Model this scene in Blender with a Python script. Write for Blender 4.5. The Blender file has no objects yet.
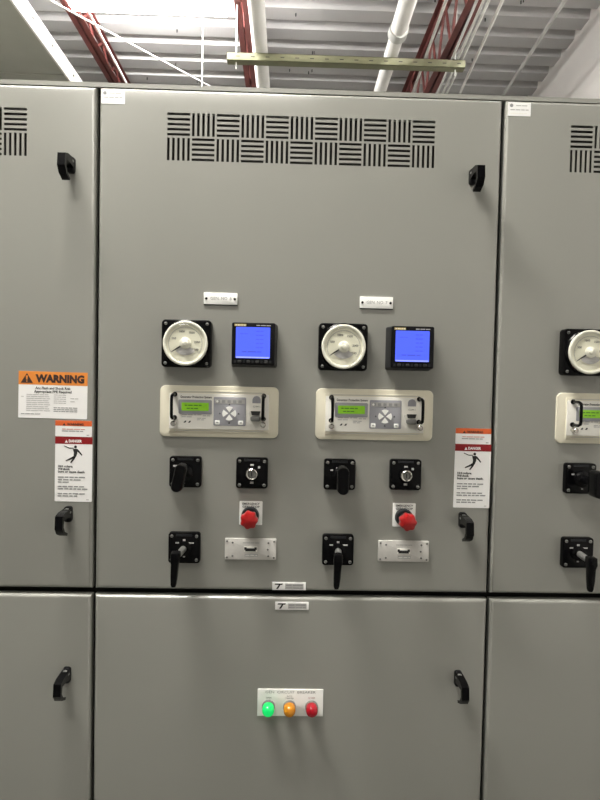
import bpy, bmesh, math, random
from mathutils import Vector, Matrix
random.seed(4)
SC = bpy.context.scene
COL = SC.collection
PI = math.pi

# ------------------------------------------------------------------ camera
cam_d = bpy.data.cameras.new('camera'); cam = bpy.data.objects.new('camera', cam_d); COL.objects.link(cam)
rx = Vector((0.99948934, -0.02418026, 0.02088952)); up = Vector((-0.0200305, 0.03523876, 0.99917817)); bk = Vector((-0.02489651, -0.99908636, 0.03473642))
M4 = Matrix(((rx.x, up.x, bk.x, -0.02674), (rx.y, up.y, bk.y, -1.38888), (rx.z, up.z, bk.z, 1.6), (0, 0, 0, 1)))
cam.matrix_world = M4
cam_d.sensor_width = 36; cam_d.lens = 27.0; cam_d.clip_start = 0.02
SC.camera = cam
# ------------------------------------------------------------------ world, exposure
w = bpy.data.worlds.new('world'); SC.world = w; w.use_nodes = True
w.node_tree.nodes['Background'].inputs[0].default_value = (0.9, 0.95, 1, 1)
w.node_tree.nodes['Background'].inputs[1].default_value = 0.05
SC.view_settings.view_transform = 'Standard'; SC.view_settings.look = 'None'
SC.view_settings.gamma = 1; SC.view_settings.use_curve_mapping = False
SC.view_settings.exposure = 0.0
LIGHT_FRONT = 15.5      # emission of the fluorescent fixture in the aisle
LIGHT_OVER = 225.0      # fixture just in front of the cabinets
LIGHT_BACK = 115.0       # fixture over the cabinets
LIGHT_WALL = 190.0       # added unseen fixture to brighten the white wall


# ------------------------------------------------------------------ materials
def mat(name, col, rough=0.5, metal=0.0, noise=0.0, nscale=8.0, bump=0.0, bscale=200.0, emit=None, estr=0.0, spec=0.5, coat=0.0):
    m = bpy.data.materials.new(name); m.use_nodes = True
    nt = m.node_tree; b = nt.nodes['Principled BSDF']
    b.inputs['Base Color'].default_value = (*col, 1); b.inputs['Roughness'].default_value = rough
    b.inputs['Metallic'].default_value = metal; b.inputs['Specular IOR Level'].default_value = spec
    b.inputs['Coat Weight'].default_value = coat; b.inputs['Coat Roughness'].default_value = .12
    tc = nt.nodes.new('ShaderNodeTexCoord')
    if noise > 0:
        n = nt.nodes.new('ShaderNodeTexNoise'); n.inputs['Scale'].default_value = nscale; n.inputs['Detail'].default_value = 4
        nt.links.new(tc.outputs['Object'], n.inputs['Vector'])
        r = nt.nodes.new('ShaderNodeMapRange'); r.inputs[1].default_value = .3; r.inputs[2].default_value = .7
        r.inputs[3].default_value = 1 - noise; r.inputs[4].default_value = 1 + noise
        nt.links.new(n.outputs['Fac'], r.inputs[0])
        mx = nt.nodes.new('ShaderNodeVectorMath'); mx.operation = 'SCALE'; mx.inputs[0].default_value = col
        nt.links.new(r.outputs[0], mx.inputs['Scale']); nt.links.new(mx.outputs[0], b.inputs['Base Color'])
    if bump > 0:
        n2 = nt.nodes.new('ShaderNodeTexNoise'); n2.inputs['Scale'].default_value = bscale
        nt.links.new(tc.outputs['Object'], n2.inputs['Vector'])
        bp = nt.nodes.new('ShaderNodeBump'); bp.inputs['Strength'].default_value = bump; bp.inputs['Distance'].default_value = .001
        nt.links.new(n2.outputs['Fac'], bp.inputs['Height']); nt.links.new(bp.outputs[0], b.inputs['Normal'])
    if emit:
        b.inputs['Emission Color'].default_value = (*emit, 1); b.inputs['Emission Strength'].default_value = estr
    return m


PAINT = mat('grey_enamel', (0.298, 0.297, 0.270), 0.34, noise=.02, nscale=3, bump=.05, bscale=350, coat=.9)
BODYP = mat('grey_frame_enamel', (0.26, 0.255, 0.22), 0.5, noise=.02)
SHADE_PLINTH = mat('shade_and_plinth_black', (0.012, 0.011, 0.009), 0.8, noise=.1)  # near-black for shade in door gaps and behind vent slots; also the plinth
BLACK = mat('black_phenolic', (0.002, 0.002, 0.0025), 0.22, noise=.1, spec=.16)
BLACKM = mat('black_satin', (0.003, 0.003, 0.004), 0.35, noise=.1, spec=.2)
CHAR = mat('charcoal_plastic', (0.020, 0.021, 0.023), 0.45, noise=.05, spec=.2)
CREAM = mat('cream_enamel', (0.73, 0.69, 0.56), 0.4, noise=.02)
CREAM2 = mat('off_white_panel', (0.84, 0.82, 0.76), 0.4, noise=.02)
DIAL = mat('dial_face', (0.78, 0.765, 0.62), 0.5, noise=.02)
BEZ = mat('pale_bezel', (0.80, 0.79, 0.68), 0.25, noise=.02)
WHITE = mat('white_plastic', (0.92, 0.92, 0.89), 0.4, noise=.02)
STK = mat('white_vinyl', (0.93, 0.92, 0.91), 0.45, noise=.02)
GREYK = mat('keypad_grey', (0.33, 0.33, 0.36), 0.5, noise=.03)
GREYT = mat('grey_print', (0.30, 0.30, 0.30), 0.6, noise=.03)
GREYP = mat('pale_grey_print', (0.48, 0.47, 0.46), 0.6, noise=.03)
INK = mat('black_print', (0.02, 0.02, 0.02), 0.6, noise=.03)
INKB = mat('brown_black_print', (0.045, 0.02, 0.015), 0.6, noise=.03)
ORANGE = mat('orange_print', (0.80, 0.27, 0.045), 0.5, noise=.03)
ORRED = mat('orange_red_print', (0.75, 0.13, 0.03), 0.5, noise=.03)
REDP = mat('red_print', (0.27, 0.005, 0.007), 0.5, noise=.03)
PINKP = mat('pink_print', (0.70, 0.30, 0.26), 0.5, noise=.03)
REDM = mat('red_plastic', (0.34, 0.004, 0.005), 0.30, noise=.05, coat=.3)
STEEL = mat('brushed_steel', (0.66, 0.64, 0.61), 0.38, metal=.25, noise=.08, nscale=60)
CHROME = mat('bright_metal', (0.60, 0.58, 0.54), 0.22, metal=.9, noise=.03)
SHAFT = mat('grey_metal_shaft', (0.20, 0.20, 0.19), 0.4, metal=.3, noise=.05)
GOLD = mat('gold_print', (0.62, 0.50, 0.16), 0.4, noise=.05)
SCRBLUE = mat('blue_backlit_screen', (0.03, 0.05, 0.5), 0.3, noise=.06, nscale=30, emit=(0.085, 0.14, 0.90), estr=.88)
SCRINK = mat('screen_segments', (0.06, 0.08, 0.45), 0.3, noise=.05, emit=(0.04, 0.06, 0.55), estr=.6)
SCRLT = mat('pale_screen_strip', (0.25, 0.3, 0.8), 0.3, noise=.05, emit=(0.28, 0.33, 1.0), estr=.8)
LCD = mat('green_lcd', (0.20, 0.42, 0.02), 0.35, noise=.1, nscale=120, emit=(0.16, 0.42, 0.01), estr=.35)
LCDINK = mat('lcd_segments', (0.05, 0.16, 0.02), 0.4, noise=.05)
LGREEN = mat('lit_green_lens', (0.005, 0.3, 0.08), 0.2, noise=.02, emit=(0.005, 0.70, 0.13), estr=.8)
LAMBER = mat('amber_lens', (0.50, 0.19, 0.01), 0.15, noise=.03, emit=(.8, .3, .01), estr=.10)
LRED = mat('red_lens', (0.28, 0.004, 0.012), 0.15, noise=.03, emit=(.7, .0, .02), estr=.08)
DECK = mat('steel_deck_paint', (0.38, 0.375, 0.37), 0.5, noise=.08, nscale=2)
REDOX = mat('red_oxide_paint', (0.11, 0.026, 0.022), 0.6, noise=.2, nscale=6)
PIPEW = mat('white_pipe_cover', (0.66, 0.65, 0.62), 0.55, noise=.06, nscale=5)
COND = mat('galvanised_conduit', (0.66, 0.66, 0.63), 0.4, metal=.1, noise=.05)
CONDG = mat('grey_conduit', (0.42, 0.42, 0.40), 0.5, metal=.1, noise=.05)
STRUT = mat('yellowed_strut', (0.17, 0.17, 0.10), 0.5, metal=.2, noise=.1, nscale=10)
WALLM = mat('white_wall_paint', (0.72, 0.70, 0.67), 0.7, noise=.02, nscale=2)
WALLF = mat('pale_wall_paint', (0.30, 0.30, 0.28), 0.8, noise=.03, nscale=2)
FLOORM = mat('sealed_concrete', (0.13, 0.13, 0.12), 0.5, noise=.15, nscale=1.5)
TRAYM = mat('grey_tray_enamel', (0.36, 0.36, 0.31), 0.5, noise=.03)
TRAYW = mat('lit_tray_edge_and_housing', (0.75, 0.74, 0.70), 0.45, noise=.03)  # lit side of the grey tray brightened in its colour; also light housings
TUBE_F = mat('lit_diffuser', (0.9, 0.9, 0.9), 0.5, noise=.01, emit=(1.0, 0.955, 0.87), estr=LIGHT_FRONT)
TUBE_O = mat('lit_diffuser_front_row', (0.9, 0.9, 0.9), 0.5, noise=.01, emit=(1.0, 0.97, 0.90), estr=LIGHT_OVER)
TUBE_W = mat('added_wall_light_diffuser', (0.9, 0.9, 0.9), 0.5, noise=.01, emit=(1.0, 0.97, 0.93), estr=LIGHT_WALL)
TUBE_B = mat('lit_diffuser_over_cabinets', (0.9, 0.9, 0.9), 0.5, noise=.01, emit=(1.0, 0.97, 0.95), estr=LIGHT_BACK)

GLASS = bpy.data.materials.new('clear_cover'); GLASS.use_nodes = True
_nt = GLASS.node_tree; _nt.nodes.clear()
_o = _nt.nodes.new('ShaderNodeOutputMaterial'); _mx = _nt.nodes.new('ShaderNodeMixShader'); _t = _nt.nodes.new('ShaderNodeBsdfTransparent')
_g = _nt.nodes.new('ShaderNodeBsdfGlossy'); _g.inputs['Roughness'].default_value = .05
_mx.inputs[0].default_value = .05
_nt.links.new(_t.outputs[0], _mx.inputs[1]); _nt.links.new(_g.outputs[0], _mx.inputs[2]); _nt.links.new(_mx.outputs[0], _o.inputs[0])


# ------------------------------------------------------------------ mesh builder
class MB:
    def __init__(s): s.v = []; s.f = []; s.m = []; s.sm = []; s.mats = []

    def mi(s, m):
        if m not in s.mats: s.mats.append(m)
        return s.mats.index(m)

    def add(s, vs, fs, m, smooth=False, mtx=None):
        o = len(s.v); k = s.mi(m)
        for v in vs: s.v.append(tuple(mtx @ Vector(v)) if mtx else tuple(v))
        for f in fs: s.f.append([i + o for i in f]); s.m.append(k); s.sm.append(smooth)
        return s

    def rings(s, rings, m, smooth=False, cap=True, mtx=None, closed=True):
        vs = [p for r in rings for p in r]; n = len(rings[0]); fs = []
        for i in range(len(rings) - 1):
            for j in range(n if closed else n - 1):
                a = i * n + j; b = i * n + (j + 1) % n
                fs.append((a, b, b + n, a + n))
        s.add(vs, fs, m, smooth, mtx)
        if cap:
            s.add(rings[0], [list(range(n))[::-1]], m, False, mtx); s.add(rings[-1], [list(range(n))], m, False, mtx)
        return s

    def box(s, x0, x1, y0, y1, z0, z1, m, b=0.0, mtx=None):
        if b > 0:
            return s.rr((x0 + x1) / 2, (z0 + z1) / 2, x1 - x0, z1 - z0, b, max(y0, y1), min(y0, y1), m, b, mtx=mtx)
        vs = [(x, y, z) for x in (x0, x1) for y in (y0, y1) for z in (z0, z1)]
        return s.add(vs, [(0, 1, 3, 2), (4, 6, 7, 5), (0, 4, 5, 1), (2, 3, 7, 6), (0, 2, 6, 4), (1, 5, 7, 3)], m, False, mtx)

    def outline(s, cx, cz, w, h, r, n=4):
        r = max(r, 1e-5); pts = []
        for qx, qz, a0 in ((1, 1, 0), (-1, 1, 90), (-1, -1, 180), (1, -1, 270)):
            for k in range(n + 1):
                a = math.radians(a0 + 90 * k / n)
                pts.append((cx + qx * (w / 2 - r) + r * math.cos(a), cz + qz * (h / 2 - r) + r * math.sin(a)))
        return pts

    def rr(s, cx, cz, w, h, r, yb, yf, m, b=0.0, n=4, taper=0.0, mtx=None):
        """rounded rectangle in the XZ plane, standing out from yb to yf (yf < yb) with bevel b"""
        st = [(0, yb)] + ([(taper, yf + b), (taper + b * .3, yf + b * .3), (taper + b, yf)] if b > 0 else [(taper, yf)])
        rs = [[(x, y, z) for x, z in s.outline(cx, cz, w - 2 * i, h - 2 * i, max(r - i * .7, r * .3), n)] for i, y in st]
        return s.rings(rs, m, False, True, mtx)

    def poly(s, pts, yb, yf, m, mtx=None):
        return s.rings([[(x, yb, z) for x, z in pts], [(x, yf, z) for x, z in pts]], m, False, True, mtx)

    def polyx(s, pts, x0, x1, m, mtx=None):
        return s.rings([[(x0, y, z) for y, z in pts], [(x1, y, z) for y, z in pts]], m, False, True, mtx)

    def lathe(s, prof, cx, cz, m, seg=32, cap=True, smooth=True, mtx=None, flute=0, fa=0.0):
        rs = []
        for r, y in prof:
            rs.append([(cx + r * (1 + (fa * math.cos(flute * 2 * PI * k / seg) if flute else 0)) * math.cos(2 * PI * k / seg), y,
                        cz + r * (1 + (fa * math.cos(flute * 2 * PI * k / seg) if flute else 0)) * math.sin(2 * PI * k / seg)) for k in range(seg)])
        return s.rings(rs, m, smooth, cap, mtx)

    def cyl(s, p0, p1, r0, m, r1=None, seg=16, cap=True):
        p0 = Vector(p0); p1 = Vector(p1); r1 = r0 if r1 is None else r1
        d = (p1 - p0).normalized(); a = d.orthogonal().normalized(); b = d.cross(a)
        rs = [[tuple(p + (a * math.cos(2 * PI * k / seg) + b * math.sin(2 * PI * k / seg)) * r) for k in range(seg)] for p, r in ((p0, r0), (p1, r1))]
        return s.rings(rs, m, True, cap)

    def tube(s, pts, r, m, seg=10):
        pts = [Vector(p) for p in pts]; rs = []; a = None
        for i, p in enumerate(pts):
            d = (pts[min(i + 1, len(pts) - 1)] - pts[max(i - 1, 0)]).normalized()
            a = d.orthogonal().normalized() if a is None else (a - d * a.dot(d)).normalized()
            b = d.cross(a)
            rs.append([tuple(p + (a * math.cos(2 * PI * k / seg) + b * math.sin(2 * PI * k / seg)) * r) for k in range(seg)])
        return s.rings(rs, m, True, True)

    def arc(s, cx, cz, r0, r1, a0, a1, y, m, n=24):
        vs = []; fs = []
        for k in range(n + 1):
            a = math.radians(a0 + (a1 - a0) * k / n)
            vs += [(cx + r0 * math.cos(a), y, cz + r0 * math.sin(a)), (cx + r1 * math.cos(a), y, cz + r1 * math.sin(a))]
            if k: fs.append((2 * k - 2, 2 * k - 1, 2 * k + 1, 2 * k))
        return s.add(vs, fs, m)

    def text(s, body, cx, cz, size, y, m, width=None, align='CENTER', shear=0.0, bold=0.0):
        cu = bpy.data.curves.new('t', 'FONT'); cu.body = body; cu.size = size; cu.align_x = align; cu.align_y = 'CENTER'
        cu.extrude = 0; cu.shear = shear; cu.offset = bold; cu.resolution_u = 2
        o = bpy.data.objects.new('t', cu); COL.objects.link(o)
        bpy.context.view_layer.update()
        me = o.to_mesh()
        vs = [(v.co.x, v.co.y) for v in me.vertices]; fs = [list(p.vertices) for p in me.polygons]
        o.to_mesh_clear(); bpy.data.objects.remove(o); bpy.data.curves.remove(cu)
        if not vs: return s
        k = 1.0
        if width:
            x0 = min(v[0] for v in vs); x1 = max(v[0] for v in vs); k = width / (x1 - x0)
        return s.add([(cx + a * k, y, cz + b) for a, b in vs], fs, m)

    def greek(s, x0, x1, cz, h, y, m, words=4, seed=1):
        """a line of print too small to read: a row of word-long dashes"""
        rnd = random.Random(seed); L = x1 - x0; gap = h * .8
        ws = [rnd.uniform(.6, 1.4) for _ in range(words)]; t = sum(ws); x = x0
        for q in ws:
            wl = (L - gap * (words - 1)) * q / t
            s.add([(x, y, cz - h / 2), (x + wl, y, cz - h / 2), (x + wl, y, cz + h / 2), (x, y, cz + h / 2)], [(0, 1, 2, 3)], m)
            x += wl + gap
        return s

    def build(s, name, parent=None, loc=None):
        me = bpy.data.meshes.new(name); me.from_pydata(s.v, [], s.f)
        for m in s.mats: me.materials.append(m)
        me.polygons.foreach_set('material_index', s.m); me.polygons.foreach_set('use_smooth', s.sm)
        me.validate(); me.update()
        bm = bmesh.new(); bm.from_mesh(me); bmesh.ops.remove_doubles(bm, verts=bm.verts, dist=1e-6)
        bmesh.ops.recalc_face_normals(bm, faces=bm.faces)
        # keep bare front-facing prints facing the aisle
        bm.to_mesh(me); bm.free()
        try: me.set_sharp_from_angle(angle=math.radians(38))
        except Exception: pass
        o = bpy.data.objects.new(name, me); COL.objects.link(o)
        if parent: o.parent = parent
        if loc: o.location = loc
        return o


def tag(o, label=None, cat=None, group=None, kind=None):
    if label: o['label'] = label
    if cat: o['category'] = cat
    if group: o['group'] = group
    if kind: o['kind'] = kind
    return o


def thing(name, loc, label, cat, group=None):
    o = bpy.data.objects.new(name, None); COL.objects.link(o); o.location = loc
    o.empty_display_size = .05
    return tag(o, label, cat, group)


def dup(root, loc, label, group=None):
    r = root.copy(); COL.objects.link(r); r.location = loc; r['label'] = label
    if group: r['group'] = group
    for ch in list(root.children):
        c = ch.copy(); COL.objects.link(c); c.parent = r
        for g in list(ch.children):
            d = g.copy(); COL.objects.link(d); d.parent = c
    return r


# ------------------------------------------------------------------ the room
def struct(name, mb):
    return tag(mb.build(name), kind='structure')


struct('floor', MB().box(-4.6, 2.8, -4.6, 8.1, -.1, 0, FLOORM))
struct('wall_left', MB().box(-4.7, -4.6, -4.6, 8.0, 0, 4.75, WALLF))
struct('wall_back', MB().box(-4.6, 2.62, 8.0, 8.1, 0, 4.75, WALLF))
struct('wall_front', MB().box(-4.6, 1.97, -4.7, -4.6, 0, 4.75, WALLF))


def wx(y): return 2.395 + .0528 * (y - 3.395)


struct('wall_right', MB().add([(wx(-4.6), -4.6, 0), (wx(8), 8, 0), (wx(8) + .15, 8, 0), (wx(-4.6) + .15, -4.6, 0),
                               (wx(-4.6), -4.6, 4.75), (wx(8), 8, 4.75), (wx(8) + .15, 8, 4.75), (wx(-4.6) + .15, -4.6, 4.75)],
                              [(0, 1, 2, 3), (4, 7, 6, 5), (0, 4, 5, 1), (1, 5, 6, 2), (2, 6, 7, 3), (3, 7, 4, 0)], WALLM))

# corrugated roof deck, ribs running along x
cb = MB(); prof = []
y = -4.6
while y < 8.1:
    prof += [(y, 4.60), (y + .160, 4.60), (y + .178, 4.675), (y + .274, 4.675)]
    y += .292
lo = [(-4.6, a, b) for a, b in prof]; hi = [(2.75, a, b) for a, b in prof]
cb.rings([lo, hi], DECK, cap=False, closed=False)
cb.box(-4.6, 2.75, -4.6, 8.1, 4.70, 4.76, DECK)
random.seed(9)
for k in range(46):                                    # fastener tips through the deck
    xx = random.uniform(-1.9, 2.2); row = random.randint(26, 32)
    yy = -4.6 + .292 * row + random.uniform(.04, .14)
    cb.cyl((xx, yy, 4.6), (xx, yy, 4.575), .005, INK, seg=6)
struct('ceiling', cb)


# ------------------------------------------------------------------ roof steel and services
def joist(x, label, zt=4.55, zb=4.15):
    t = thing('roof_joist', (x, 3.0, zb), label, 'roof joist', 'red roof joists')
    H = zt - zb
    for nm, z in (('top_chord', H), ('bottom_chord', 0)):
        b = MB(); s = 1 if z == 0 else -1
        for sx in (-1, 1):
            b.box(sx * .008, sx * .05, -4.0, 4.9, z - .003, z + .003, REDOX)
            b.box(sx * .008, sx * .014, -4.0, 4.9, z, z + s * .045, REDOX)
        b.build(nm, t)
    wb = MB(); n = 22; L = 8.9 / n
    for k in range(n):
        ya = -4.0 + k * L
        wb.cyl((0, ya, .02), (0, ya + L / 2, H - .02), .011, REDOX, seg=8)
        wb.cyl((0, ya + L / 2, H - .02), (0, ya + L, .02), .011, REDOX, seg=8)
    wb.build('web', t)
    return t


joist(-1.70, 'red-brown open web roof joist left of the first white pipe, beside the grey tray', 4.55, 4.36)
joist(-.40, 'red-brown open web roof joist just left of the first white pipe', 4.55, 4.30)
joist(1.13, 'dark red open web roof joist running between the thin white conduits at right', 4.5, 4.02)

tag(MB().cyl((-.275, -1, 4.0), (-.24, 7.95, 4.0), .054, PIPEW, seg=28).build('pipe'),
    'thick white covered pipe overhead above the vent of the middle cabinet, left of the two', 'pipe', 'white overhead pipes')
p2 = thing('pipe', (.70, 0, 4.0), 'thick white pipe with coupling overhead, the right one of the two', 'pipe', 'white overhead pipes')
MB().cyl((0, 2.80, 0), (.05, 7.95, 0), .050, PIPEW, seg=28).build('pipe_run', p2)
MB().cyl((-.03, -1, 0), (0, 2.80, 0), .056, PIPEW, seg=28).build('pipe_run', p2)
MB().cyl((0, 2.76, 0), (0, 2.84, 0), .066, CONDG, seg=28).build('coupling', p2)

cl = [('straight white conduit crossing in front of the dark red roof joist', .926, .975, 3.965, .0105, COND),
      ('leftmost of the three close thin white conduits right of the red joist', 1.115, 1.18, 3.962, .009, COND),
      ('middle one of the three close thin white conduits right of the red joist', 1.157, 1.222, 3.962, .009, COND),
      ('rightmost of the three close thin white conduits right of the red joist', 1.19, 1.256, 3.962, .009, COND),
      ('single white conduit just right of the end of the yellowish strut', 1.30, 1.39, 4.02, .011, COND),
      ('duller grey conduit nearest the white wall at right', 1.80, 1.87, 4.2, .014, CONDG)]
for lab, xa, xb, z, r, m in cl:
    xa2 = xa; s_ = (xb - xa) / 1.25
    tag(MB().cyl((xa - s_ * 2.5, 0, z), (xa + s_ * 5.4, 7.9, z), r, m, seg=12).build('conduit'), lab, 'conduit', 'thin overhead conduits')
tag(MB().cyl((-1.372, 0, 4.0), (-1.392, 7.9, 4.0), .008, COND, seg=12).build('conduit'),
    'thin pale conduit crossing just right of the left red joist', 'conduit', 'thin overhead conduits')
tag(MB().tube([(-2.18, 1.9, 4.03), (-1.555, 2.71, 4.03), (-.765, 3.664, 4.03), (-.42, 4.08, 4.03)], .0065, CONDG).build('conduit'),
    'pale conduit running slantwise overhead between the left joist and the first pipe', 'conduit', 'thin overhead conduits')

st = thing('channel_strut', (.37, 3.06, 3.90), 'long yellowish slotted strut hung crosswise under the white pipes', 'strut')
sb = MB()
sb.box(-.865, .865, -.035, .035, -.012, -.009, STRUT)
for q in (-1, 1): sb.box(-.865, .865, q * .035, q * .032, -.012, .042, STRUT); sb.box(-.865, .865, q * .035, q * .018, .039, .042, STRUT)
for k in range(16):
    xx = -.80 + k * .107; sb.box(xx, xx + .028, -.0355, -.034, .012, .018, CHAR)
sb.build('channel', st)
for xx in (-.80, .80): MB().cyl((xx, 0, -.06), (xx, 0, .70), .005, CONDG, seg=8).build('hanger_rod', st)
tag(MB().cyl((-.76, 3.64, 3.88), (-.76, 3.64, 4.60), .005, CONDG, seg=8).build('hanger_rod'),
    'thin vertical rod hanging from the roof deck left of the yellowish strut', 'rod')

# enclosed overhead tray at upper left
tr = thing('cable_tray', (-1.155, 0, 3.10), 'large grey enclosed cable tray with lit edge coloured white overhead at upper left', 'cable tray')
MB().box(-.80, -.006, -.4, 3.4, .006, .084, TRAYM).build('tray_body', tr)
MB().box(-.80, -.010, -.4, 1.58, 0, .006, TRAYM).build('tray_cover', tr)
MB().box(-.80, -.010, 1.71, 3.4, 0, .006, TRAYM).build('tray_cover', tr)
MB().box(-.010, .0, -.4, 3.4, -.004, .084, TRAYW).build('tray_edge', tr)
for yy in (.25, .55, .85, 1.05, 1.16, 1.30, 1.52, 1.80):
    MB().cyl((0, yy, .045), (.006, yy, .045), .006, CONDG, seg=8).build('bolt', tr)
for xx, yy in ((-.76, .1), (-.05, .1)):
    MB().cyl((xx, yy, .084), (xx, yy, 1.50), .006, CONDG, seg=8).build('hanger_rod', tr)
tag(MB().cyl((-1.66, 1.2, 2.98), (-1.62, 3.6, 2.98), .022, CONDG, seg=12).build('conduit'),
    'short grey conduit below the large cable tray in the upper left corner', 'conduit', 'thin overhead conduits')


# fluorescent fixtures
def fixture(x, y, z, lx, ly, label, tube, zc=4.6, lh=.03, wrap=0.02):
    t = thing('ceiling_light', (x, y, z), label, 'light', 'hung ceiling lights')
    MB().box(-lx / 2 - wrap, lx / 2 + wrap, -ly / 2 - wrap, ly / 2 + wrap, lh, lh + .05, TRAYW).build('housing', t)
    MB().box(-lx / 2, lx / 2, -ly / 2, ly / 2, 0, lh, tube).build('diffuser', t)
    for sx in (-1, 1): MB().cyl((sx * lx * .4, 0, lh + .05), (sx * lx * .4, 0, zc - z), .004, CONDG, seg=8).build('hanger_rod', t)


fixture(-1.11, 2.97, 4.35, 1.16, .66, 'glaring white ceiling light above the left and middle cabinets', TUBE_B, lh=.10, wrap=-.10)
fixture(-.80, -.55, 4.20, 1.20, .22, 'bright hung light over the front of the left cabinet', TUBE_O)
fixture(-.50, -1.50, 3.15, 1.20, .28, 'bright hung light over the aisle in front of the left cabinet', TUBE_F)
fixture(1.55, 1.3, 4.28, .30, 1.20, 'added unseen light above the right cabinet, brightening the white wall', TUBE_W)

# ------------------------------------------------------------------ switchgear cabinets
DW = .9190; ZT = 2.2505; ZG = 1.1035; ZL = 1.0900; ZB = .13; TH = .022


def door_slab(name, parent, cx, w, z0, z1, hole=None, dy=0.0):
    b = MB(); e = .0095

    def loop(i, y): return [(cx - w / 2 + i, y, z0 + i), (cx + w / 2 - i, y, z0 + i), (cx + w / 2 - i, y, z1 - i), (cx - w / 2 + i, y, z1 - i)]
    rs = [loop(0, TH)] + [loop(e * (1 - math.cos(k * PI / 16)), e * (1 - math.sin(k * PI / 16))) for k in range(9)]
    if not hole:
        b.rings(rs, PAINT, True)
    else:
        hx0, hx1, hz0, hz1 = hole
        hl = lambda y: [(hx0, y, hz0), (hx1, y, hz0), (hx1, y, hz1), (hx0, y, hz1)]
        b.rings(rs, PAINT, True, cap=False); b.rings([rs[-1], hl(0), hl(TH), loop(0, TH)], PAINT, False, cap=False)
    o = b.build(name, parent)
    o.location.y = dy
    return o


def grille(parent, x0, z0):
    """eleven by two blocks of five slots, alternately lying and standing"""
    P = .6154 / 11; PZ = .0557; G = .0046; B = P - G; n = 5; u = B / 9.0
    b = MB(); H = 2 * PZ + G; W = 11 * P + G
    for c in range(12): b.box(x0 + c * P, x0 + c * P + G, 0, .002, z0, z0 + H, PAINT)
    for r in range(3):
        for c in range(11): b.box(x0 + c * P + G, x0 + (c + 1) * P, 0, .002, z0 + r * PZ, z0 + r * PZ + G, PAINT)
    BZ = PZ - G; uz = BZ / 9.0
    for c in range(11):
        for r in range(2):
            ox = x0 + c * P + G; oz = z0 + r * PZ + G
            lying = (c + r) % 2 == 1
            for k in range(4):
                if lying: b.box(ox, ox + B, 0, .002, oz + (2 * k + 1) * uz, oz + (2 * k + 2) * uz, PAINT)
                else: b.box(ox + (2 * k + 1) * u, ox + (2 * k + 2) * u, 0, .002, oz, oz + BZ, PAINT)
    return b.build('vent_grille', parent), (x0, x0 + W, z0, z0 + H)


def handle(parent, x, z, flip=1):
    b = MB()
    b.rr(x, z - .006, .018, .036, .006, 0, -.012, BLACKM, .003)
    arm = [(-.004, z + .008), (-.046, z + .006), (-.062, z + .001), (-.065, z - .026), (-.055, z - .040), (-.034, z - .049),
           (-.031, z - .044), (-.048, z - .036), (-.056, z - .024), (-.053, z - .009), (-.030, z - .010), (-.004, z - .016)]
    b.polyx(arm, x - .0085, x + .0085, BLACK)
    b.lathe([(.009, -.010), (.009, -.018), (.0, -.018)], x, z, SHAFT, seg=14, cap=False)
    return b.build('door_handle', parent)


def cabinet(x, label, hx, lock=True):
    t = thing('switchgear_cabinet', (x, 0, 0), label, 'cabinet', 'grey switchgear cabinets')
    b = MB(); hw = .463; D = 1.2
    b.box(-hw, -hw + .003, .05, D, .08, 2.25, BODYP); b.box(hw - .003, hw, .05, D, .08, 2.25, BODYP)
    b.box(-hw, hw, D - .003, D, .08, 2.25, BODYP); b.box(-hw, hw, .05, D, .08, .084, BODYP)
    for sx in (-1, 1): b.box(sx * hw, sx * (hw - .035), .045, .05, .08, 2.25, SHADE_PLINTH)  # front frame strips coloured black for the shade in the door gaps
    b.box(-hw + .035, hw - .035, .045, .05, ZL - .03, ZG + .03, SHADE_PLINTH); b.box(-hw + .035, hw - .035, .045, .05, .08, .16, SHADE_PLINTH)
    b.box(-hw + .035, hw - .035, .045, .05, 2.22, 2.25, SHADE_PLINTH)
    b.build('cabinet_body', t)
    MB().box(-hw, hw, .003, D, 2.2512, 2.2610, PAINT).build('top_cap', t)
    MB().box(-hw, hw, .03, D, 0, .08, SHADE_PLINTH).build('plinth', t)
    # upper door with slotted vent
    gx = .0016 - .6154 / 2 - .0046; gz = 2.1444 - .0557 - .0023
    P = .6154 / 11
    W = 11 * P + .0046; H = 2 * .0557 + .0046
    d1 = door_slab('door', t, 0, DW, ZG, ZT, (gx, gx + W, gz, gz + H))
    grille(d1, gx, gz)
    MB().box(gx - .01, gx + W + .01, .0225, .0245, gz - .01, gz + H + .01, SHADE_PLINTH).build('slot_shade_sheet', d1)  # black sheet standing in for the shaded interior behind the slots
    for z in (2.078, 1.2845): handle(d1, hx, z)
    d2 = door_slab('door', t, 0, DW, ZB, ZL, None, -.003)
    handle(d2, hx, .909)
    return t


cabinet(0, 'middle grey switchgear cabinet, whole width in view with paired meters and relays', .3945)
cabinet(-.926, 'left grey switchgear cabinet carrying the orange warning sticker, cut by the frame', .4055)
cabinet(.926, 'right grey switchgear cabinet, only a strip with one dial in view', .3945)


# ------------------------------------------------------------------ instruments (local: x right, z up, -y towards the aisle)
def screw(b, x, z, y, r, m=SHAFT):
    b.lathe([(r, y), (r, y - .0012), (r * .6, y - .002), (0.0001, y - .002)], x, z, m, seg=12, cap=False)
    b.box(x - r * .8, x + r * .8, y - .0023, y - .0019, z - r * .12, z + r * .12, INK)


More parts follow.
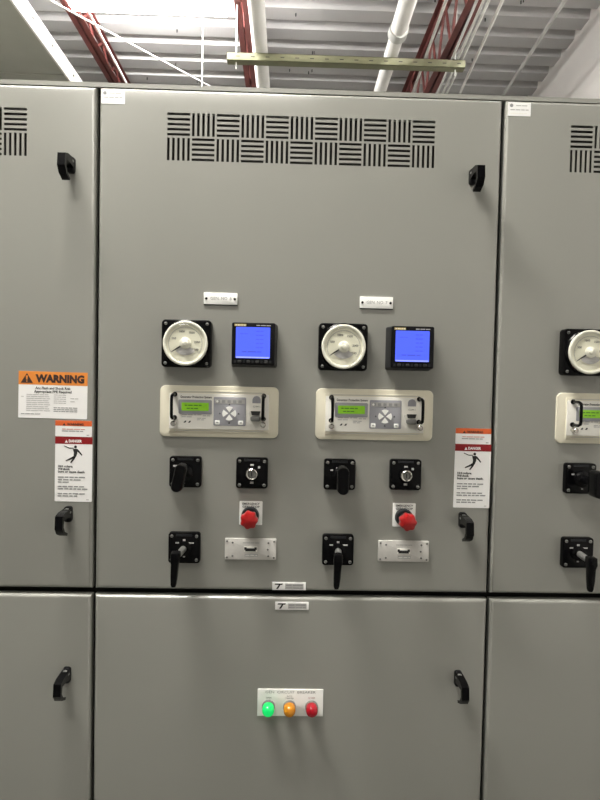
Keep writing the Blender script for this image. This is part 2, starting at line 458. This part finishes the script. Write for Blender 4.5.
def dial_meter(loc, label):
    t = thing('dial_meter', loc, label, 'meter', 'round dial meters')
    b = MB(); b.rr(0, 0, .1120, .1075, .009, 0, -.024, BLACK, .003, n=6)
    b.lathe([(.0535, -.020), (.0535, -.030), (.051, -.033), (.049, -.033)], 0, 0, BLACK, seg=64, cap=False)
    b.build('housing', t)
    b = MB(); b.lathe([(.0500, -.028), (.0500, -.037), (.0485, -.0385), (.0465, -.0388), (.0440, -.0380), (.0425, -.0370), (.0425, -.0300)], 0, 0, BEZ, seg=64, cap=False)
    b.build('bezel', t)
    b = MB(); b.lathe([(.0428, -.0300), (.0428, -.0352), (.0001, -.0352)], 0, 0, DIAL, seg=64, cap=False)
    yy = -.0355
    b.arc(0, -.001, .0370, .0378, 216, -36, yy, GREYT, 60)
    for k in range(31):
        a = math.radians(216 - 252 * k / 30); l = .0035 if k % 5 == 0 else .0018
        c, s_ = math.cos(a), math.sin(a); r0, r1 = .037, .037 - l; wd = .00025
        b.add([(r0 * c - wd * s_, yy, r0 * s_ + wd * c), (r0 * c + wd * s_, yy, r0 * s_ - wd * c), (r1 * c + wd * s_, yy, r1 * s_ - wd * c), (r1 * c - wd * s_, yy, r1 * s_ + wd * c)], [(0, 1, 2, 3)], GREYT)
    for tx, a, rr_ in (('500', 158, .0275), ('1000', 108, .0275), ('1500', 60, .0275), ('2000', 6, .0265), ('2500', -32, .0265)):
        b.text(tx, rr_ * math.cos(math.radians(a)), rr_ * math.sin(math.radians(a)), .0068, yy - .0002, INK, bold=.0001)
    b.build('dial', t)
    b = MB(); b.arc(0, .002, .0150, .0290, 222, 318, -.0362, GREYP, 20)
    b.text('A-C AMPERES', 0, -.0215, .0038, -.0364, GREYT); b.build('scale_mask', t)
    b = MB(); a = math.radians(213); c, s_ = math.cos(a), math.sin(a)
    pts = [(.010 * c - .0011 * s_, .010 * s_ + .0011 * c), (.036 * c, .036 * s_), (.010 * c + .0011 * s_, .010 * s_ - .0011 * c)]
    pts = [(.004 * c - .0016 * s_, .004 * s_ + .0016 * c), (.0205 * c - .0016 * s_, .0205 * s_ + .0016 * c), (.0365 * c - .0007 * s_, .0365 * s_ + .0007 * c),
           (.0365 * c + .0007 * s_, .0365 * s_ - .0007 * c), (.0205 * c + .0016 * s_, .0205 * s_ - .0016 * c), (.004 * c + .0016 * s_, .004 * s_ - .0016 * c)]
    b.poly(pts, -.0368, -.0374, INK); b.build('pointer', t)
    b = MB(); b.lathe([(.0125, -.0352), (.0125, -.038), (.010, -.040), (.006, -.0405), (.006, -.042), (.0045, -.0435), (.0001, -.044)], 0, 0, BEZ, seg=32, cap=False)
    b.build('hub', t)
    b = MB(); b.lathe([(.0430, -.0395), (.036, -.0420), (.020, -.0445), (.0001, -.0455)], 0, 0, GLASS, seg=48, cap=False); b.build('glass', t)
    for sx in (-1, 1):
        for sz in (-1, 1):
            q = MB(); screw(q, sx * .0465, sz * .0445, -.024, .0036, SHAFT); q.build('screw', t)
    return t


def power_meter(loc, label):
    t = thing('power_meter', loc, label, 'meter', 'square digital meters')
    b = MB()
    b.rings([[(x, 0, z) for x, z in b.outline(0, -.001, .105, .100, .005)], [(x, -.040, z) for x, z in b.outline(0, 0, .097, .0945, .004)]], CHAR)
    b.build('housing', t)
    b = MB(); b.rr(0, 0, .0965, .0945, .004, -.040, -.052, BLACKM, .003)
    b.box(-.042, -.0165, -.0526, -.052, .0385, .0435, GOLD)
    b.greek(-.040, -.018, .041, .0024, -.0528, CREAM2, 5, 2)
    b.greek(.006, .038, .041, .0020, -.0523, GREYP, 3, 3)
    b.build('bezel', t)
    b = MB(); b.rr(-.001, .0025, .0760, .0690, .002, -.0520, -.0528, SCRBLUE)
    y_ = -.0530
    b.box(-.038, .036, -.0532, -.0529, -.0315, -.0285, SCRLT)
    for k, zz in enumerate((.028, .019, .010, .001, -.008)):
        b.greek(.006, .022, zz, .0022, y_, SCRINK, 2, k)
    b.greek(-.025, .018, -.0175, .0028, y_, SCRINK, 3, 8); b.greek(-.03, -.012, .022, .0016, y_, SCRINK, 2, 9)
    b.build('screen', t)
    for k in range(4):
        q = MB(); q.rr(-.030 + k * .0195, -.0395, .0085, .0060, .002, -.052, -.0540, INK, .0008); q.build('button', t)
    q = MB()
    for k in range(5): q.box(-.0425 + k * .0195, -.0375 + k * .0195, -.0527, -.052, -.0425, -.0365, CHAR)
    q.build('button_guard', t)
    return t


def relay(loc, label):
    t = thing('protection_relay', loc, label, 'relay', 'cream protection relays')
    b = MB(); b.rr(0, 0, .2725, .1180, .013, 0, -.006, CREAM, .002, n=6)
    b.build('mounting_plate', t)
    b = MB(); b.rr(.000, .0005, .2300, .0960, .002, -.006, -.0085, CREAM, .001)
    b.rr(.0, .0005, .2280, .0820, .002, -.0085, -.0105, CREAM2, .0008)
    b.box(-.103, .103, -.0089, -.0084, .0440, .0452, GREYP); b.box(-.103, .103, -.0089, -.0084, -.0445, -.0433, GREYP)
    yy = -.0107
    b.text('Generator Protection System', -.0530, .0330, .0072, yy, INK, width=.072, bold=.0002)
    for k, (xa, xb, zz) in enumerate(((-.085, -.060, -.0075), (-.057, -.040, -.0075), (-.037, -.020, -.0095), (-.085, -.062, -.0125), (-.050, -.030, -.0155), (-.050, -.034, -.019))):
        b.greek(xa, xb, zz, .0020, yy, GREYP, 2, k)
    for xx in (-.0775, -.067):
        b.poly([(xx - .0035, -.026), (xx + .001, -.026), (xx + .0035, -.0215), (xx, -.0215)], yy + .0001, yy - .0001, INK)
    b.arc(.0855, .0285, 0, .0095, 0, 180, yy, GREYK, 16); b.box(.076, .095, yy, yy + .0002, .0215, .0285, GREYK)
    b.text('COM 1', .086, .0135, .0055, yy, INK)
    b.build('face_panel', t)
    b = MB(); b.rr(-.0545, .0105, .0760, .0330, .003, -.0105, -.0118, GREYK, .0004); b.build('screen_frame', t)
    b = MB(); b.rr(-.0545, .0110, .0620, .0185, .001, -.0118, -.0124, LCD)
    b.greek(-.078, -.040, .0140, .0022, -.0126, LCDINK, 4, 1); b.greek(-.074, -.048, .0070, .0022, -.0126, LCDINK, 3, 4); b.build('lcd_screen', t)
    k_ = MB(); k_.rr(.0245, .0015, .0740, .0660, .003, -.0105, -.0115, GREYK, .0004)
    k_.box(-.0095, .0585, -.0119, -.0115, .0195, .0290, GREYP)
    for i in range(5):
        k_.box(-.0060 + i * .0125, .0015 + i * .0125, -.0122, -.0119, .0210, .0275, GREYT)
    for dx, dz in ((0, .0215), (0, -.0215), (-.0215, 0), (.0215, 0)):
        k_.poly([(.0235 + dx - .0022, -.003 + dz - .0018), (.0235 + dx + .0022, -.003 + dz - .0018), (.0235 + dx, -.003 + dz + .0022)], -.0115, -.0118, INK)
    kp = k_.build('keypad', t)
    for q in range(4):
        a0 = q * 90 - 37; a1 = q * 90 + 37; pts = []
        o = (.0025 * math.cos(math.radians(q * 90)), .0025 * math.sin(math.radians(q * 90)))
        pts.append(o)
        for j in range(7):
            a = math.radians(a0 + (a1 - a0) * j / 6); pts.append((o[0] + .0135 * math.cos(a), o[1] + .0135 * math.sin(a)))
        MB().poly([(x + .0235, z - .003) for x, z in pts], -.0115, -.0132, WHITE).build('arrow_key', kp)
    for xx in (-.0035, .0500):
        q = MB(); q.rr(xx, -.0240, .0110, .0100, .002, -.0115, -.0130, WHITE, .0004); q.box(xx - .0025, xx + .0025, -.0132, -.0130, -.0250, -.0228, GREYT); q.build('key', kp)
    q = MB(); q.rr(-.004, .0240, .0055, .0055, .0027, -.0122, -.0130, WHITE); q.build('status_lamp', kp)
    q = MB()
    q.poly([(.068, .003), (.100, .003), (.097, -.010), (.071, -.010)], -.0105, -.0160, CREAM2)
    q.poly([(.073, .0035), (.095, .0035), (.0925, -.0055), (.0755, -.0055)], -.016, -.0185, INK)
    q.rr(.084, -.0135, .022, .012, .004, -.0105, -.0250, SHAFT, .002)
    q.build('serial_port', t)
    for sx in (-1, 1):
        x = -.1010 if sx < 0 else .1020
        q = MB(); r = .0035; pts = [(x, -.0105, .0385), (x, -.040, .0385), (x, -.049, .0355), (x, -.0515, .028), (x, -.0515, -.004), (x, -.049, -.0115), (x, -.040, -.0145), (x, -.0105, -.0145)]
        q.tube(pts, r, BLACK, 10)
        for zz in (.0385, -.0145): q.lathe([(.0055, -.0105), (.0055, -.0135), (.0036, -.0135)], x, zz, BLACK, seg=14, cap=False)
        q.build('handle', t)
        q = MB(); q.lathe([(.0042, -.0105), (.0042, -.018), (.0062, -.018), (.0062, -.030), (.0045, -.032), (.0001, -.032)], x, -.0270, CHROME, seg=20, cap=False, flute=0)
        q.build('thumbscrew', t)
    return t


def escutcheon(t, marks):
    b = MB(); b.rr(0, 0, .0730, .0715, .0065, 0, -.013, BLACK, .002, n=5)
    b.box(-.018, .018, -.0136, -.013, .0275, .0330, CHAR)
    for x, z, w_, h_ in marks: b.box(x - w_ / 2, x + w_ / 2, -.0134, -.013, z - h_ / 2, z + h_ / 2, GREYP)
    b.build('escutcheon', t)
    for sx in (-1, 1):
        for sz in (-1, 1):
            q = MB(); screw(q, sx * .0285, sz * .0275, -.013, .0038, SHAFT); q.build('screw', t)


def knob_switch(loc, label, marks, tilt=0):
    t = thing('rotary_switch', loc, label, 'switch', 'switches with oval knobs')
    escutcheon(t, marks)
    MB().lathe([(.019, -.013), (.019, -.022), (.015, -.026), (.010, -.028), (.010, -.070)], 0, 0, BLACK, seg=28).build('shaft', t)
    b = MB(); rs = []
    rot = Matrix.Rotation(math.radians(tilt), 4, 'Y')
    for y, k in ((-.066, .75), (-.070, .95), (-.078, 1), (-.096, 1), (-.102, .93), (-.105, .75)):
        ring = []
        for x, z in b.outline(0, 0, .029 * k, .060 * (.9 + .1 * k), .0135 * k, 6):
            ring.append(tuple(rot @ Vector((x * (1 - .18 * math.cos(z / .03 * PI / 2)), y, z))))
        rs.append(ring)
    b.rings(rs, BLACK, smooth=True); b.build('knob', t)
    return t


def lever_switch(loc, label, marks):
    t = thing('lever_switch', loc, label, 'switch', 'switches with hanging levers')
    escutcheon(t, marks)
    MB().lathe([(.017, -.013), (.017, -.019), (.012, -.022), (.009, -.022)], 0, 0, BLACK, seg=28).build('boss', t)
    MB().cyl((0, -.015, 0), (-.005, -.088, .0), .0075, SHAFT, r1=.0068, seg=20).build('shaft', t)
    b = MB(); rs = []
    for z, hw_, y0, y1, xx in ((.013, .006, -.076, -.092, -.006), (.011, .0095, -.073, -.097, -.006), (-.004, .0100, -.074, -.099, -.0065), (-.014, .0082, -.077, -.097, -.007), (-.040, .0075, -.080, -.098, -.008), (-.058, .0062, -.083, -.098, -.009), (-.063, .0045, -.085, -.096, -.009)):
        rs.append([(xx + p, (y0 + y1) / 2 + q, z) for p, q in b.outline(0, 0, 2 * hw_, abs(y1 - y0), min(hw_, .006) * .8, 4)])
    b.rings(rs, BLACK, smooth=True); b.build('lever', t)
    return t


def key_switch(loc, label, second=False):
    t = thing('key_switch', loc, label, 'switch', 'square black switches with metal ring centres')
    escutcheon(t, ((0, .019, .008, .004), (.016, .014, .005, .005), (0, -.022, .008, .005)))
    MB().lathe([(.0165, -.013), (.0165, -.018), (.014, -.019)], 0, -.001, BLACK, seg=28).build('boss', t)
    b = MB()
    b.lathe([(.0130, -.018), (.0130, -.024), (.0115, -.0255), (.0095, -.0245), (.0085, -.020)], 0, -.001, CHROME, seg=28, cap=False); b.build('ring', t)
    b = MB(); b.lathe([(.0080, -.018), (.0075, -.0225), (.0001, -.0225)], 0, -.001, SHAFT, seg=24, cap=False)
    b.box(-.0012, .0012, -.0232, -.0224, -.006, .004, INK); b.build('lock_core', t)
    return t


def stop_button(loc, label):
    t = thing('stop_button', loc, label, 'push button', 'red stop buttons')
    b = MB(); b.rr(0, 0, .0535, .0555, .002, 0, -.0018, WHITE, .0004)
    b.text('EMERGENCY', 0, .0215, .0068, -.0020, INK, width=.040, bold=.00012); b.text('GEN. STOP', 0, .0145, .0068, -.0020, INK, width=.040, bold=.00012)
    b.build('legend_plate', t)
    b = MB(); b.lathe([(.0205, -.0018), (.0205, -.012), (.019, -.016), (.0125, -.016), (.0125, -.036)], -.001, -.005, CHAR, seg=36); b.build('collar', t)
    b = MB(); b.lathe([(.0125, -.034), (.0170, -.036), (.0190, -.041), (.0190, -.056), (.0175, -.060), (.014, -.062), (.0001, -.063)], -.001, -.005, REDM, seg=72, cap=True, flute=7, fa=.07)
    b.build('mushroom_cap', t)
    return t


def steel_plate(loc, label):
    t = thing('access_port', loc, label, 'metal plate', 'steel plates with a dark slot')
    b = MB(); b.rr(0, 0, .1190, .0490, .002, -.0, -.005, STEEL, .0006)
    b.greek(-.018, .020, .0150, .0013, -.0052, GREYT, 4, 3)
    b.build('plate', t)
    b = MB(); b.rr(0, .000, .0310, .0130, .001, -.005, -.0062, CREAM2, .0003); b.box(-.012, .012, -.0066, -.0062, -.0045, .0025, INK)
    b.box(-.0145, -.009, -.0066, -.0062, -.001, .005, INK); b.box(.009, .0145, -.0066, -.0062, -.001, .005, INK); b.build('slot', t)
    b = MB(); b.box(-.013, .017, -.0054, -.005, -.0165, -.0115, GREYT); b.greek(-.012, .016, -.0140, .0018, -.0056, CREAM2, 3, 2); b.build('slot_label', t)
    for sx in (-1, 1):
        for sz in (-1, 1):
            for xx in (.0545, .0415):
                q = MB(); screw(q, sx * xx, sz * (.0190 if xx > .05 else .0155), -.005, .0024, SHAFT); q.build('screw', t)
    q = MB(); screw(q, .040, 0, -.005, .0022, SHAFT); q.build('screw', t)
    return t


def nameplate(loc, text, label):
    t = thing('nameplate', loc, label, 'nameplate', 'engraved generator nameplates')
    b = MB(); b.rr(0, 0, .0765, .0268, .001, 0, -.0030, WHITE, .0004)
    b.box(-.0382, .0382, -.0020, 0.0, -.0150, -.0133, BLACK)
    b.text(text, .001, 0, .0100, -.0032, GREYT, width=.048); b.build('plate', t)
    for sx in (-1, 1):
        q = MB(); screw(q, sx * .0325, -.0005, -.003, .0028, BLACK); q.build('screw', t)
    return t


X1, X2, X3, X4 = -.2525, -.0995, .1030, .2560
Z_M, Z_R, Z_S, Z_E, Z_P, Z_L = 1.6750, 1.5200, 1.3815, 1.2865, 1.2025, 1.2055
dm = dial_meter((X1, 0, Z_M), 'round dial meter at left above the left cream relay')
dup(dm, (X3, 0, Z_M), 'round dial meter standing between the two blue-screened meters')
dup(dm, (X1 + .919, 0, Z_M), 'round dial meter at the right frame edge on the right cabinet')
pm = power_meter((X2, 0, Z_M + .001), 'black square meter with blue lit screen, directly above the left relay')
dup(pm, (X4, 0, Z_M + .001), 'black square meter with blue lit screen, directly above the relay of the right pair')
rl = relay((-.1775, 0, Z_R + .001), 'cream relay panel with green display and black handles, left one on middle door')
dup(rl, (.1810, 0, Z_R + .001), 'cream relay panel with green display and black handles, right one on middle door')
dup(rl, (-.1775 + .919 + .002, 0, Z_R + .002), 'cream relay panel with green display cut by the right frame edge')
mk = ((-.021, .014, .013, .004), (-.022, .004, .004, .004), (-.004, .004, .007, .008), (-.026, -.016, .004, .004), (-.003, -.025, .006, .004))
ks = knob_switch((X1, 0, Z_S), 'black rotary switch with oval knob below the left relay', mk, 12)
mk2 = ((-.018, .010, .008, .003), (.004, -.024, .004, .003))
knob_switch((X3, 0, Z_S), 'black rotary switch with upright oval knob below the right relay of the middle door', mk2)
knob_switch((X1 + .919, 0, Z_S), 'black rotary switch with oval knob on the right cabinet, cut by the frame', mk2)
kk = key_switch((X2, 0, Z_S), 'black key switch with metal ring above the left red stop button')
dup(kk, (X4, 0, Z_S + .002), 'black key switch with metal ring above the right red stop button')
mk3 = ((-.016, .012, .008, .003), (0, .018, .006, .005), (.016, .012, .012, .003), (0, -.020, .005, .003))
lv = lever_switch((X1, 0, Z_L), 'black lever switch with hanging handle at bottom left of the middle door', mk3)
dup(lv, (X3, 0, Z_L), 'black lever switch with hanging handle left of the right steel plate')
dup(lv, (X1 + .919, 0, Z_L + .001), 'black lever switch with hanging handle at the right frame edge')
sb_ = stop_button((-.1010, 0, Z_E), 'red mushroom stop button above the left steel plate, on white legend plate')
dup(sb_, (.2570, 0, Z_E + .001), 'red mushroom stop button above the right steel plate, on white legend plate')
sp = steel_plate((-.1000, 0, Z_P), 'screwed steel plate with dark slot under the left red button')
dup(sp, (.2575, 0, Z_P), 'screwed steel plate with dark slot under the right red button')
nameplate((-.1790, 0, 1.7805), 'GEN. NO. 8', 'small white engraved nameplate above the left dial and blue meter')
nameplate((.1795, 0, 1.7800), 'GEN. NO. 7', 'small white engraved nameplate above the right dial and blue meter of the middle door')

# breaker status plate
t = thing('breaker_status_plate', (-.0002, -.003, .8400), 'white plate reading gen circuit breaker on the middle lower door', 'sign plate')
b = MB(); b.rr(0, 0, .1545, .0640, .001, 0, -.0025, WHITE, .0004)
b.text('GEN  CIRCUIT  BREAKER', 0, .0250, .0085, -.0027, GREYT, width=.118)
b.text('OPEN', -.051, .0115, .0050, -.0027, INK, width=.013)
b.text('AUTO', -.002, .0155, .0045, -.0027, INK, width=.012); b.text('TRIPPED', -.002, .0105, .0045, -.0027, INK, width=.019)
b.text('CLOSED', .050, .0115, .0050, -.0027, REDP, width=.016)
b.build('plate', t)


def lamp(x, m, label):
    t = thing('indicator_lamp', (x, -.0055, .8315), label, 'indicator lamp', 'breaker status lamps')
    MB().lathe([(.0150, 0), (.0150, -.006), (.0138, -.007)], 0, 0, SHAFT, seg=32).build('lamp_ring', t)
    MB().lathe([(.0138, -.006), (.0142, -.016), (.0132, -.023), (.0105, -.028), (.0055, -.0305), (.0001, -.031)], 0, 0, m, seg=32, cap=False).build('lens', t)


lamp(-.0515, LGREEN, 'glowing green indicator lamp on the breaker status plate')
lamp(-.0020, LAMBER, 'amber indicator lamp in the centre of the breaker status plate')
lamp(.0500, LRED, 'dark red indicator lamp at the right end of the breaker status plate')


# ------------------------------------------------------------------ stickers
def sticker(name, b, loc, label, cat, group=None, rot=0):
    o = b.build(name); o.location = loc; o.rotation_euler = (0, math.radians(rot), 0)
    return tag(o, label, cat, group)


Y0 = -.0008; Y1 = -.0010; Y2 = -.0012
b = MB(); W_, H_ = .1565, .1070
b.rr(0, 0, W_, H_, .002, 0, -.0006, STK)
b.box(-W_ / 2, W_ / 2, Y0, -.0003, H_ / 2 - .0305, H_ / 2, ORANGE)
b.poly([(-.0735, .0265), (-.0455, .0265), (-.0595, .0490)], Y0, Y1, INKB)
b.poly([(-.0610, .0340), (-.0580, .0340), (-.0570, .0435), (-.0620, .0435)], Y1, Y2, ORANGE); b.poly([(-.0610, .0295), (-.0580, .0295), (-.0580, .0320), (-.0610, .0320)], Y1, Y2, ORANGE)
b.text('WARNING', .0165, .0368, .0235, Y1, INKB, width=.111, bold=.0014)
b.text('Arc Flash and Shock Risk', 0, .0155, .0078, Y1, INK, width=.080, bold=.0002)
b.text('Appropriate PPE Required', 0, .0075, .0078, Y1, INK, width=.085, bold=.0002)
for k in range(9):
    b.greek(-.060, -.010 + (k % 3) * .002, .0005 - k * .0046, .0014, Y1, GREYP, 4, k)
    if k < 5: b.greek(.002, .030, .0005 - k * .0046, .0014, Y1, GREYP, 3, k + 20)
b.greek(.040, .058, -.007, .0014, Y1, GREYP, 2, 41); b.greek(.040, .050, -.014, .0014, Y1, GREYP, 1, 42)
for k in range(3): b.greek(.002, .056, -.0285 - k * .0042, .0017, Y1, GREYT, 6, k + 50)
b.greek(-.072, -.028, -.0440, .0016, Y1, GREYT, 4, 60); b.greek(-.072, -.066, -.0045, .0014, Y1, GREYP, 1, 61)
sticker('warning_sticker', b, (-.5588, 0, 1.5515), 'large white sticker with orange WARNING band and black triangle on the left door', 'sticker', rot=.5)


def small_warning(loc, label, rot=0):
    b = MB(); W_, H_ = .0835, .0370
    b.rr(0, 0, W_, H_, .002, 0, -.0006, STK)
    b.box(-W_ / 2, W_ / 2, Y0, -.0003, H_ / 2 - .0125, H_ / 2, ORRED)
    b.text('WARNING', .004, .0100, .0068, Y1, INKB, width=.038, bold=.0003); b.poly([(-.0250, .0070), (-.0185, .0070), (-.0218, .0125)], Y0, Y1, INKB)
    b.greek(-.026, .026, -.0015, .0018, Y1, PINKP, 4, 1); b.greek(-.027, .022, -.0060, .0018, Y1, GREYT, 4, 2); b.greek(.030, .036, -.0145, .0016, Y1, GREYT, 1, 3)
    sticker('warning_sticker', b, loc, label, 'sticker', 'small warning strips above danger stickers', rot)


def danger(loc, label, rot=0):
    b = MB(); W_, H_ = .0850, .1500
    b.rr(0, 0, W_, H_, .002, 0, -.0006, STK)
    b.box(-W_ / 2, W_ / 2, Y0, -.0003, H_ / 2 - .0165, H_ / 2, REDP)
    b.text('DANGER', .003, H_ / 2 - .0100, .0085, Y1, STK, width=.030, bold=.0004); b.poly([(-.0205, .0615), (-.0135, .0615), (-.0170, .0680)], Y0, Y1, STK)
    # falling figure struck by a bolt
    y2 = Y1
    b.lathe([(.0033, y2), (.0001, y2)], .0040, .0520, INK, seg=16, cap=False)
    b.poly([(-.002, .0470), (.0065, .0480), (.0085, .0440), (.0080, .0360), (.0050, .0285), (-.0005, .0290), (.0005, .0380)], Y0, y2, INK)   # torso
    b.poly([(.0060, .0480), (.0095, .0465), (.0165, .0385), (.0200, .0335), (.0180, .0320), (.0130, .0375), (.0075, .0420)], Y0, y2, INK)
    b.poly([(.0000, .0480), (-.0100, .0480), (-.0220, .0530), (-.0215, .0545), (-.0100, .0500), (.0000, .0500)], Y0, y2, INK)
    b.poly([(.0000, .0310), (-.0080, .0260), (-.0185, .0205), (-.0170, .0185), (-.0060, .0225), (.0040, .0285)], Y0, y2, INK)
    b.poly([(.0055, .0300), (.0020, .0235), (-.0050, .0145), (-.0080, .0150), (-.0035, .0225), (-.0005, .0295)], Y0, y2, INK)
    for k, (tx, wd) in enumerate((('High voltage.', .034), ('Will shock,', .028), ('burn or cause death.', .062))):
        b.text(tx, -.0355, .0065 - k * .0062, .0068, Y1, INK, width=wd, align='LEFT', bold=.00025)
    for k, (z_, wd, n_) in enumerate(((-.0185, .062, 5), (-.0245, .052, 4), (-.0300, .025, 2), (-.0400, .060, 5), (-.0455, .068, 6), (-.0565, .062, 5), (-.0620, .045, 4))):
        b.greek(-.0355, -.0355 + wd, z_, .0026, Y1, GREYT, n_, k + 70)
    b.greek(.030, .036, -.0700, .0016, Y1, GREYP, 1, 3)
    sticker('danger_sticker', b, loc, label, 'sticker', 'red danger stickers', rot)


small_warning((-.5112, 0, 1.4755), 'narrow orange-red warning strip tucked under the large WARNING sticker', .4)
danger((-.5107, 0, 1.3815), 'white danger sticker with red band and falling figure on the left door', .3)
small_warning((.4148, 0, 1.4750), 'narrow orange-red warning strip at the right edge of the middle door', .3)
danger((.4150, 0, 1.3815), 'white danger sticker with red band and falling figure on the middle door', .3)


def inspection(loc, label):
    b = MB(); b.rr(0, 0, .0530, .0310, .001, 0, -.0006, STK)
    b.lathe([(.0040, Y0), (.0001, Y0)], -.0185, .0080, GREYT, seg=16, cap=False); b.greek(-.008, .018, .008, .0018, Y0, GREYP, 2, 5)
    b.greek(-.021, .021, -.0015, .0022, Y0, GREYP, 4, 6); b.greek(-.021, .018, -.0095, .0012, Y0, CREAM2, 4, 7)
    sticker('inspection_label', b, loc, label, 'sticker', 'small white corner labels')


inspection((-.4285, 0, 2.2285), 'small white label in the upper left corner of the middle cabinet door')
inspection((.4980, 0, 2.2300), 'small white label in the upper left corner of the right cabinet door')


def maker(loc, label):
    t = thing('maker_plate', loc, label, 'maker plate', 'maker strips at the door joint')
    b = MB(); b.rr(0, 0, .0785, .0185, .001, 0, -.0015, STK, .0003)
    b.poly([(-.0320, .0060), (-.0140, .0060), (-.0160, .0030), (-.0200, .0030), (-.0255, -.0065), (-.0300, -.0065), (-.0240, .0030), (-.0340, .0030)], -.0015, -.0018, INK)
    b.box(-.009, .034, -.0018, -.0015, -.0062, .0062, GREYP)
    b.greek(-.007, .032, .0025, .0030, -.0020, GREYT, 2, 1); b.greek(-.007, .032, -.0035, .0018, -.0020, GREYT, 3, 2)
    b.build('plate', t)


maker((-.0088, 0, 1.1155), 'small maker strip with black emblem just above the door joint')
maker((-.0010, -.003, 1.0700), 'small maker strip with black emblem just below the door joint')
